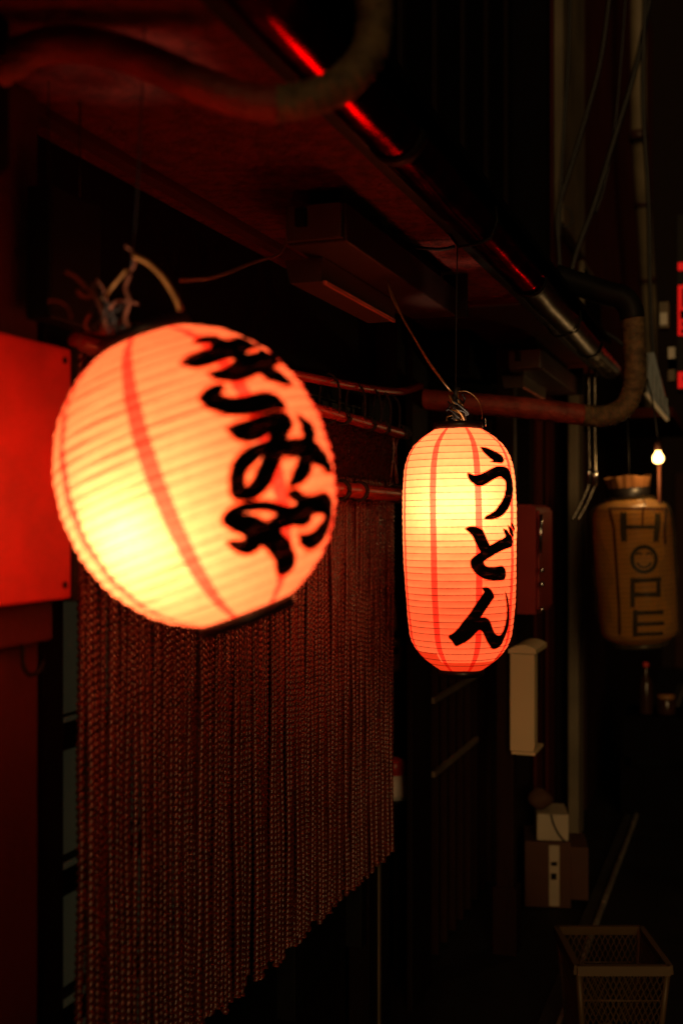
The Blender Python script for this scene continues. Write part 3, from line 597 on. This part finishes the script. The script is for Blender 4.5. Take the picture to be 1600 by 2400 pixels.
lan2, sh2 = lantern('long_lantern', 'long upright paper lantern reading うどん hanging at the end of the curtain', None,
    (-.6065, 2.491, 1.4786), 0.8, skin2, 13.0, 6.6, L2, (-.010, -.050, .098), 6.4, BC, 7.0, None, 3.2, 1.2,
    hem=[(.955,1.0,-180,180),(.915,.955,-180,-38),(.925,.955,52,180)])
# what the lanterns hang from
def strand(name, pts, r, m, parent, n=6, seg=6): return MB().tube(spline(pts, n), r, seg).build(name, m, parent)
t1 = thing('cord_tangle', 'tangled bundle of straw coloured cords above the tilted round lantern', 'cord', loc=(-.73,1.24,1.80))
strand('bail_wire', [(-.716,1.243,1.874),(-.700,1.247,1.866),(-.682,1.254,1.848),(-.668,1.259,1.825),(-.660,1.262,1.806)], .0038, 'straw', t1)
strand('strand', [(-.728,1.243,1.888),(-.719,1.246,1.880),(-.717,1.247,1.866),(-.724,1.245,1.855)], .0024, 'cord_red', t1)
strand('strand', [(-.726,1.243,1.858),(-.74,1.240,1.842),(-.752,1.238,1.828),(-.757,1.236,1.822)], .0024, 'straw', t1)
strand('strand', [(-.775,1.235,1.838),(-.764,1.236,1.822),(-.755,1.238,1.800),(-.756,1.24,1.785)], .0028, 'cord_red', t1)
strand('strand', [(-.722,1.243,1.852),(-.727,1.242,1.836),(-.722,1.243,1.818),(-.728,1.243,1.80),(-.722,1.244,1.785)], .0028, 'cord_red', t1)
for k in range(22):
    a = Vector((-.745+random.uniform(-.045,.035), 1.245+random.uniform(-.03,.03), 1.80+random.uniform(-.03,.035)))
    pts = [a]; d = Vector((random.uniform(-1,1), random.uniform(-.6,.6), random.uniform(-1,1))).normalized()
    for q in range(3):
        d = (d+Vector((random.uniform(-.8,.8), random.uniform(-.8,.8), random.uniform(-.8,.8)))).normalized(); pts.append(pts[-1]+d*.014)
    strand('strand', pts, random.uniform(.0012,.003), 'cord_red' if k % 3 else 'cord_black', t1, 4, 5)
strand('hanging_cord', [(-.72,1.245,1.86),(-.715,1.25,1.95),(-.712,1.255,2.06),(-.71,1.26,2.165)], .0012, 'cord_black', t1)
strand('hanging_cord', [(-.745,1.245,1.80),(-.735,1.245,1.775),(-.712,1.247,1.768)], .004, 'cord_black', t1)
t2 = thing('cord_bundle', 'frayed knot of wire and cord above the long lantern', 'cord', loc=(-.607,2.49,1.77))
strand('hanging_wire', [(-.717,2.30,2.05),(-.70,2.30,2.0),(-.66,2.40,1.90),(-.625,2.48,1.832)], .0022, 'straw', t2)
strand('hanging_wire', [(-.720,2.31,2.05),(-.69,2.34,1.97),(-.655,2.42,1.882),(-.618,2.48,1.826)], .0012, 'straw', t2)
strand('loose_wire', [(-.604,2.47,1.830),(-.585,2.48,1.829),(-.565,2.486,1.812),(-.556,2.49,1.785),(-.556,2.49,1.768)], .0009, 'straw', t2)
strand('cap_wire', [(-.548,2.49,1.772),(-.547,2.49,1.752)], .0012, 'chrome', t2)
for k in range(26):
    a = random.uniform(0, 6.28); r0 = random.uniform(.004,.026); z0 = random.uniform(1.775,1.835)
    pts = [(-.613+r0*math.cos(a+q*.9)+random.uniform(-.006,.006), 2.488+r0*math.sin(a+q*.9), z0-.012*q+random.uniform(-.008,.012)) for q in range(4)]
    strand('strand', pts, random.uniform(.0010,.0024), 'straw' if k % 3 == 0 else 'cord_black', t2, 4, 5)
strand('core_cord', [(-.612,2.49,1.842),(-.618,2.49,1.81),(-.61,2.49,1.775),(-.607,2.49,1.757)], .007, 'cord_black', t2)
for z in (1.0,): strand('hanging_cord', [(-.615,2.488,1.835),(-.614,2.49,2.0),(-.612,2.492,2.165)], .0016, 'cord_black', t2)
sc1 = strand('string', [(-.703,1.342,1.862),(-.73,1.50,1.90),(-.76,1.70,1.965),(-.79,1.90,2.03),(-.80,1.95,2.09)], .0018, 'straw', None); tag(sc1, 'thin string sagging from the strip lamp to the cord tangle', 'string')

# ------------------------------------------------------------------ the wrapped lantern reading HOPE, and its bulb
skin3 = Skin([(0,.52),(.015,.72),(.04,.88),(.08,.96),(.16,1),(.35,1),(.6,1),(.85,.985),(.93,.96),(.965,.88),(.985,.75),(1,.6)], .160, .60, 30, .0012)
h3 = thing('wrapped_lantern', 'unlit paper lantern reading HOPE wrapped in clear plastic under a bare bulb', 'lantern', loc=(-.4459,4.9366,1.3232)); h3['local'] = 1
h3.rotation_mode = 'QUATERNION'; h3.rotation_quaternion = Quaternion((0,0,1), R(YAW)) @ Quaternion((0,1,0), -R(4.1))
s3 = skin3.patch(-180, 180, 0, 1, 64, 3, 0).build('paper_shell', 'hope_paper', h3)
for q in L3: letter(skin3, q, [], .0026, 12.0).build('lettering', 'ink', s3)
for q in L3B: letter(skin3, q, [], .0020, 12.0).build('border_line', 'hope_line', s3)
for k in range(1, 30):
    MB().tube([skin3.pt(q*9, (.5-skin3.rib_t[k])*.6, .0005) for q in range(41)], .0007, 4, caps=False).build('rib', 'rib_wire', s3)
MB().lathe([(.075,.298),(.083,.30),(.085,.315),(.085,.352),(.07,.356)], 40).build('top_cap', 'cap_black', h3)
fl_ = MB(); v = []
for j in range(4):
    for i in range(60):
        a = 2*math.pi*i/60; r = .084+.004*j+.006*math.sin(7*a)*j/3+.003*math.sin(16*a+1); v.append((r*math.cos(a), r*math.sin(a), .350+.016*j+.006*math.sin(3*a+1)*j/3))
fl_.add(v, [(j*60+i, j*60+(i+1)%60, (j+1)*60+(i+1)%60, (j+1)*60+i) for j in range(3) for i in range(60)], True); fl_.build('bag_collar', 'collar_paper', h3)
MB().lathe([(.09,-.298),(.098,-.30),(.098,-.325),(.08,-.33)], 40).build('bottom_cap', 'cap_black', h3)
wr = MB(); v = []; nph, nh = 90, 60
for j in range(nh+1):
    t = -.02+1.05*j/nh; h = (.5-t)*.6
    base = skin3.smooth_r(min(1, max(0, t))) if t >= 0 else .06+.055*min(1, max(0, (t+.14)/.05))*(1 if t > -.10 else .9)
    if t < 0: base = .088+.020*math.sin((t+.14)/.14*math.pi)
    if t > 1: base = .105-.3*(t-1)
    for i in range(nph):
        a = 2*math.pi*i/nph
        wz = .0030*math.sin(7*a+9*t)+.0016*math.sin(13*a-17*t+2)+.0016*math.sin(4*a+29*t)
        r = base+.012+wz; v.append((r*math.cos(a), r*math.sin(a), h))
wr.add(v, [(j*nph+i, j*nph+(i+1)%nph, (j+1)*nph+(i+1)%nph, (j+1)*nph+i) for j in range(nh) for i in range(nph)], True)
wr.build('plastic_wrap', 'plastic_wrap', h3)
MB().tube([(0,0,.34),(.01,0,.5),(.02,.02,.75)], .002, 6).build('hanging_cord', 'cable', h3)
bl = thing('bare_bulb', 'small bare glowing bulb above the wrapped lantern', 'bulb', loc=(-.342,4.80,1.795))
bl['local'] = 1
bp = [(.004,.034),(.010,.028),(.013,.018),(.021,.006),(.024,-.006),(.021,-.018),(.012,-.026),(.001,-.028)]
MB().lathe(bp, 20).build('glass', 'bulb_glow', bl); MB().lathe([(.012,.026),(.015,.028),(.015,.065),(.004,.07)], 16, cap=True).build('socket', 'brown_wood', bl)
MB().tube([(0,0,.068),(-.02,.05,.2),(-.05,.1,.33)], .004, 6).build('flex', 'cable', bl)
ld = bpy.data.lights.new('bulb', 'POINT'); ld.energy = 1.7; ld.color = (1,.55,.2); ld.shadow_soft_size = .025
lo = bpy.data.objects.new('bulb_light', ld); C.objects.link(lo); lo.parent = bl; lo.location = (-.02,-.045,-.02)
st = MB().tube([(-.343,4.87,1.50),(-.343,4.87,1.775)], .008, 10).build('cane', 'cord_red'); tag(st, 'upright cane lit orange just below the bare bulb', 'cane')

# ================================================================== THINGS ON THE HOUSE FRONTS
rc = thing('red_cabinet', 'dark red wall cabinet with chrome latches behind the long lantern', 'cabinet', loc=(-.80,4.2,1.2))
MB().prism([(-.90,1.20),(-.715,1.20),(-.715,1.585),(-.735,1.595),(-.90,1.597)], 1, 4.09, 4.40).build('body', 'cabinet_red', rc)
box('door', (-.7145,4.105,1.215), (-.706,4.39,1.575), 'cabinet_red', rc, .002)
MB().tube([(-.695,4.06,1.42),(-.692,4.06,1.56)], .006, 10).build('handle', 'chrome', rc)
for z in (1.36,1.31,1.22): MB().lathe([(.002,-.008),(.010,-.005),(.010,.006),(.003,.010)], 14, fr=Matrix.Translation((-.690,4.06,z))).build('latch', 'chrome', rc)
mb = thing('mailbox', 'cream letter box with curved lid on the porch post', 'mailbox', loc=(-.74,4.0,.735))
MB().prism([(-.776,.738),(-.696,.738),(-.692,.76),(-.692,1.075),(-.776,1.075)], 1, 3.925, 3.983).build('body', 'cream_plastic', mb)
MB().prism([(3.985,.86),(4.13,.90),(4.13,1.07),(3.985,1.07)], 0, -.765, -.706).build('shaded_side', 'brown_wood', mb)  # dark brown puts the shade on this side into its colour
lid = MB(); n = 10
pr = [(-.781,1.078),(-.685,1.078)]+[(-.685-.096*i/n, 1.082+.026*math.sin(math.pi*(.15+.75*i/n))) for i in range(n+1)]
lid.prism(pr, 1, 3.915, 4.14); lid.build('lid', 'cream_plastic', mb)
box('base_tray', (-.772,3.925,.725), (-.690,4.10,.736), 'cream_plastic', mb, .002)
cd = thing('conduit_pair', 'two thin metal conduits with bright couplings beside the wrapped lantern', 'conduit', loc=(-.6,4.67,1.6))
for dx in (0, .024):
    strand('conduit', [(-.603+dx,4.67,2.155),(-.603+dx,4.67,1.9),(-.603+dx,4.67,1.70),(-.612+dx,4.665,1.655),(-.64+dx,4.655,1.59),(-.668+dx,4.645,1.535)], .0052, 'glint_steel', cd)
    MB().lathe([(.006,-.032),(.0095,-.028),(.0095,.0),(.011,.004),(.011,.02),(.0085,.026),(.006,.03)], 16, fr=Matrix.Translation((-.603+dx,4.669,1.715-dx*.4))).build('coupling', 'chrome', cd)
lv = thing('vent_louver', 'tilted grey blue slatted vent under the eaves down the alley', 'vent', loc=(-.39,5.3,2.0))
MB().prism([(-.43,2.30),(-.40,2.30),(-.335,2.03),(-.335,1.99),(-.43,2.12)], 1, 5.36, 5.42).build('back', 'louver', lv)
for k in range(5):
    x0 = -.422+k*.018; MB().prism([(x0,2.295-k*.05),(x0+.010,2.285-k*.05),(x0+.010,2.13-k*.027),(x0,2.14-k*.027)], 1, 5.345, 5.358).build('slat', 'louver', lv)
strand('tube', [(-.435,5.34,2.115),(-.385,5.34,2.045),(-.338,5.34,1.985)], .010, 'white_plastic', lv, 4, 10)
vs_ = thing('red_sign', 'glowing red upright shop sign with black characters on a tall case', 'sign', loc=(-.2,6.3,2.2))
box('case', (-.355,6.30,2.22), (-.02,6.42,3.16), 'black_paint', vs_, .004)
lp = box('lit_panel', (-.347,6.285,2.515), (-.03,6.298,2.78), 'sign_red_glow', vs_); lp2 = box('lit_panel', (-.347,6.285,2.235), (-.03,6.298,2.32), 'sign_red_glow', vs_)
lp3 = box('lit_panel', (-.347,6.285,2.86), (-.03,6.298,2.90), 'sign_red_glow', vs_)
for a, b in (((-.325,2.66),(-.10,2.76)),((-.335,2.60),(-.09,2.645)),((-.325,2.56),(-.08,2.585)),((-.330,2.525),(-.09,2.545)),((-.32,2.27),(-.1,2.295))):
    box('character_stroke', (a[0],6.279,a[1]), (b[0],6.2835,b[1]), 'ink', vs_, .002)
for z, m in ((2.40,'pale_paint'),(2.46,'white_plastic')): box('trim', (-.40,6.33,z-.12), (-.357,6.40,z), m, vs_)
# cables and standing conduits on the tall house
for i, (pts, r, lab) in enumerate([
    ([(-.803,5.553,4.30),(-.815,5.55,3.75),(-.833,5.542,3.46),(-.852,5.535,3.04),(-.86,5.53,2.6)], .009, 'black cable hanging straight before the pale pilaster'),
    ([(-.60,5.62,4.30),(-.66,5.60,3.8),(-.724,5.581,3.523),(-.80,5.55,3.25),(-.862,5.531,3.018),(-.856,5.533,2.829),(-.84,5.54,2.5)], .012, 'thick black cable slanting down across the pale pilaster'),
    ([(-.44,5.70,4.1),(-.505,5.658,3.734),(-.624,5.616,3.313),(-.70,5.59,3.05),(-.783,5.56,2.808),(-.82,5.55,2.6)], .014, 'thickest black cable slanting across the maroon wall'),
    ([(-.545,5.644,4.2),(-.575,5.63,3.75),(-.605,5.623,3.418),(-.65,5.605,3.15),(-.69,5.59,3.02)], .007, 'slim black cable curving down the maroon wall'),
    ([(-.835,5.53,3.05),(-.805,5.54,3.03),(-.795,5.55,2.98),(-.82,5.545,2.95),(-.845,5.54,2.965)], .005, 'small loop of loose cable on the pale pilaster'),
    ([(-.46,5.66,4.2),(-.475,5.66,3.6),(-.45,5.67,3.1),(-.44,5.67,2.6),(-.42,5.68,2.2)], .011, 'long black cable hanging beside the grey drainpipe'),
    ([(-.70,4.9,2.42),(-.62,4.9,2.36),(-.52,4.9,2.30),(-.42,4.9,2.2)], .008, 'short black cable sagging behind the gutter end')]):
    tag(strand('cable', pts, r, 'cable', None, 8, 8), lab, 'cable')
dp = thing('drainpipe', 'jointed grey drainpipe standing up the far house front', 'pipe', loc=(-.75,8.3,2.2))
MB().tube([(-.70,7.9,6.3),(-.70,8.0,4.2),(-.70,8.5,3.6),(-.70,8.9,3.15),(-.70,9.0,2.3)], .055, 12).build('pipe', 'pale_paint', dp)
for p_, z in ((8.0,4.15),(8.35,3.78),(8.75,3.32)): MB().lathe([(.05,-.03),(.064,-.03),(.064,.03),(.05,.03)], 14, fr=Matrix.Translation((-.70,p_,z))).build('collar', 'lamp_grey', dp)
mt_ = thing('meter_box', 'small pale meter box beside the red shop sign', 'meter', loc=(-.45,6.3,2.55)); box('body', (-.445,6.30,2.56), (-.395,6.40,2.70), 'pale_paint', mt_, .004); box('cover', (-.440,6.29,2.575), (-.402,6.298,2.64), 'white_plastic', mt_, .002)

# shelf seen past the end of the curtain
sh = thing('wall_shelf', 'dim wooden shelf seen past the end of the rope curtain', 'shelf', loc=(-1.2,3.6,.6))
for z in (.585, 1.02, 1.10): box('board', (-1.42,3.50,z), (-1.085,3.98,z+.018), 'dark_wood', sh)
box('back_board', (-1.45,3.50,.3), (-1.422,3.98,1.9), 'brown_wood', sh)
bag = MB(); v = []
for j in range(15):
    t = j/14; wdt = .03+.075*t**.8; z = 1.54-.37*t
    for i in range(20):
        a = 2*math.pi*i/20; q = 1+.10*math.sin(3*a+5*t)+.05*math.sin(7*a-9*t); v.append((-1.16+wdt*.6*q*math.cos(a), 3.63+wdt*q*math.sin(a), z+.01*math.sin(4*a)))
bag.add(v, [(j*20+i, j*20+(i+1)%20, (j+1)*20+(i+1)%20, (j+1)*20+i) for j in range(14) for i in range(20)]+[tuple(range(280,300))], True)
tag(bag.build('hanging_bag', 'ornament_white'), 'pale cloth bag hanging behind the edge of the long lantern', 'bag')
jr = thing('jar', 'brown jar with pale lid on the shelf past the curtain', 'jar', loc=(-1.13,3.63,1.038)); jr['local'] = 1
MB().lathe([(.001,.0),(.045,.0),(.05,.02),(.05,.075),(.04,.09)], 20).build('body', 'cardboard', jr); MB().lathe([(.042,.09),(.044,.092),(.044,.108),(.001,.11)], 20).build('lid', 'pale_paint', jr)
orn = thing('ornament', 'small red topped white ornament on the low shelf past the curtain', 'ornament', loc=(-1.115,3.665,.604)); orn['local'] = 1
MB().lathe([(.001,0),(.038,0),(.046,.02),(.045,.05),(.035,.075),(.03,.082)], 20).build('body', 'ornament_white', orn)
MB().lathe([(.03,.081),(.036,.095),(.036,.12),(.025,.138),(.001,.142)], 20).build('cap', 'ornament_red', orn)

# boxes on the ground
cb = thing('cardboard_box', 'brown cardboard box with a pale label strip on the alley floor', 'box', loc=(-.76,4.6,0))
mt = Matrix.Translation((-.765,4.62,0)) @ Matrix.Rotation(R(12), 4, 'Z')
MB().box((-.09,-.10,.002), (.09,.14,.262), .004, mt).build('carton', 'cardboard', cb); MB().box((.005,-.1025,.01), (.045,-.1005,.25), 0, mt).build('label_strip', 'foam_white', cb)
MB().box((.012,-.1045,.17), (.036,-.103,.185), 0, mt).build('print_mark', 'ink', cb); MB().box((.012,-.1045,.115), (.034,-.103,.14), 0, mt).build('print_mark', 'ink', cb)
MB().box((.09,-.08,.03), (.16,.13,.24), .004, mt).build('flap', 'cardboard', cb)
wb = thing('foam_box', 'white foam box with a dark strap on top of the cardboard box', 'box', loc=(-.745,4.62,.263)); m2 = Matrix.Translation((-.745,4.62,.264)) @ Matrix.Rotation(R(14), 4, 'Z')
MB().box((-.065,-.085,0), (.06,.10,.105), .006, m2).build('body', 'foam_white', wb); MB().box((-.005,-.0875,.002), (.010,-.0855,.10), 0, m2).build('rib', 'foam_white', wb)
strand('strap', [m2 @ Vector(p) for p in ((-.01,-.088,.106),(.0,-.092,.07),(.02,-.094,.03),(.045,-.092,.0))], .004, 'cord_black', wb)
pk = MB(); v = []
for j in range(7):
    t = j/6
    for i in range(14):
        a = 2*math.pi*i/14; r = .05*math.sin(math.pi*(.12+.8*t))*(1+.18*math.sin(3*a+4*t)); v.append((-.79+r*math.cos(a), 4.60+r*math.sin(a), .372+.085*t))
pk.add(v, [(j*14+i, j*14+(i+1)%14, (j+1)*14+(i+1)%14, (j+1)*14+i) for j in range(6) for i in range(14)]+[tuple(range(14))[::-1]], True)
tag(pk.build('crumpled_bag', 'cardboard'), 'small crumpled brown bag on top of the white foam box', 'bag')

# plastic basket
bk = thing('plastic_basket', 'open plastic mesh basket standing on the dark alley floor', 'basket', loc=(-.38,3.38,0))
mt = Matrix.Translation((-.375,3.385,0)) @ Matrix.Rotation(R(YAW), 4, 'Z')
HX, HY, ZT, ZB, TP = .125, .148, .30, .012, .80
def bpt(x, y, z): s = TP+(1-TP)*(z/ZT); return mt @ Vector((x*HX*s, y*HY*s, z))
def wall_lattice(ax, sgn, n):
    m = MB(); 
    def q(u, z): return bpt(u, sgn, z) if ax == 'y' else bpt(sgn, u, z)
    z0, z1 = .025, ZT-.022; rows_ = int((z1-z0)/((HX*2)/n)); du = 2/n
    for k in range(-rows_, n+rows_+1):
        for d in (1, -1):
            pts = []
            for j in range(rows_*2+1):
                u = -1+du*(k+d*j*.25); z = z0+(z1-z0)*j/(rows_*2)
                if -1.0 <= u <= 1.0: pts.append(q(u, z))
            if len(pts) > 1: m.tube(pts, .0016, 4, caps=False, smooth=False)
    for z in (.09, .20): m.tube([q(-1, z), q(0, z), q(1, z)], .0022, 5)
    return m.build('mesh_wall', 'basket', bk)
for ax, sgn in (('y',-1),('y',1),('x',-1),('x',1)): wall_lattice(ax, sgn, 14)
for sx in (-1,1):
    for sy in (-1,1): MB().tube([bpt(sx,sy,.01), bpt(sx,sy,ZT-.005)], .009, 8).build('corner_post', 'basket', bk)
rim = MB()
cs = [(-1,-1),(1,-1),(1,1),(-1,1)]
for (a, b), (c, d) in zip(cs, cs[1:]+cs[:1]):
    A, B = bpt(a*1.03, b*1.03, ZT), bpt(c*1.03, d*1.03, ZT); dv = (B-A).normalized(); nv = Vector((dv.y, -dv.x, 0))
    rim.add([A+nv*.008+Vector((0,0,.004)), B+nv*.008+Vector((0,0,.004)), B-nv*.008+Vector((0,0,.004)), A-nv*.008+Vector((0,0,.004)), A+nv*.010+Vector((0,0,-.022)), B+nv*.010+Vector((0,0,-.022)), B-nv*.004+Vector((0,0,-.022)), A-nv*.004+Vector((0,0,-.022))],
        [(0,1,2,3),(4,7,6,5),(0,4,5,1),(3,2,6,7),(0,3,7,4),(1,5,6,2)])
rim.build('rim', 'basket', bk)
fl = MB()
for k in range(11):
    fl.tube([bpt(-1+.2*k, -1, .012), bpt(-1+.2*k, 1, .012)], .002, 4); fl.tube([bpt(-1, -1+.2*k, .012), bpt(1, -1+.2*k, .012)], .002, 4)
fl.build('base_grid', 'basket', bk)
cp = MB(); v = []
for j in range(8):
    t = j/7
    for i in range(16):
        a = 2*math.pi*i/16; r = .055*math.sin(math.pi*(.08+.84*t))*(1+.2*math.sin(3*a+6*t)); p = mt @ Vector((-.02+r*math.cos(a), -.03+r*math.sin(a), .016+.07*t)); v.append(p)
cp.add(v, [(j*16+i, j*16+(i+1)%16, (j+1)*16+(i+1)%16, (j+1)*16+i) for j in range(7) for i in range(16)]+[tuple(range(16))[::-1], tuple(range(112,128))], True)
tag(cp.build('crumpled_paper', 'foam_white'), 'pale crumpled paper lying in the plastic basket', 'paper')

# bottle crate far down the alley
cr = thing('bottle_crate', 'dark crate of bottles standing below the wrapped lantern', 'crate', loc=(-.42,6.2,0))
box('side', (-.62,6.05,.0), (-.605,6.45,.30), 'black_plain', cr); box('side', (-.225,6.05,.0), (-.21,6.45,.30), 'black_paint', cr)
box('front', (-.604,6.05,.0), (-.226,6.065,.26), 'black_plain', cr); box('rear', (-.604,6.435,.0), (-.226,6.45,.26), 'black_paint', cr); box('base', (-.604,6.066,.0), (-.226,6.434,.015), 'black_paint', cr)
box('upper_crate', (-.61,6.06,.302), (-.22,6.44,.52), 'black_plain', cr, .004)
def bottle(loc, prof, glass, cap, label, tilt=0.0):
    b = thing('bottle', label, 'bottle', loc=loc); b['local'] = 1; b.rotation_euler = (0, tilt, 0)
    MB().lathe(prof, 16).build('glass', glass, b); r, z = prof[-1]
    MB().lathe([(r+.001,z-.004),(r+.003,z-.003),(r+.003,z+.018),(.001,z+.02)], 12).build('cap', cap, b)
bottle((-.50,6.14,.522), [(.001,0),(.034,0),(.036,.01),(.036,.15),(.03,.175),(.014,.205),(.013,.25)], 'bottle_glass', 'ornament_red', 'tall brown glass bottle with red cap on the dark crate')
bottle((-.40,6.16,.522), [(.001,0),(.046,0),(.05,.012),(.05,.07),(.042,.085)], 'bottle_glass', 'straw', 'squat dark jar with amber lid on the dark crate')
bottle((-.29,6.20,.524), [(.001,0),(.030,0),(.032,.01),(.032,.11),(.026,.13),(.012,.15),(.011,.18)], 'bottle_glass', 'pale_paint', 'short leaning bottle with pale cap on the dark crate', .12)
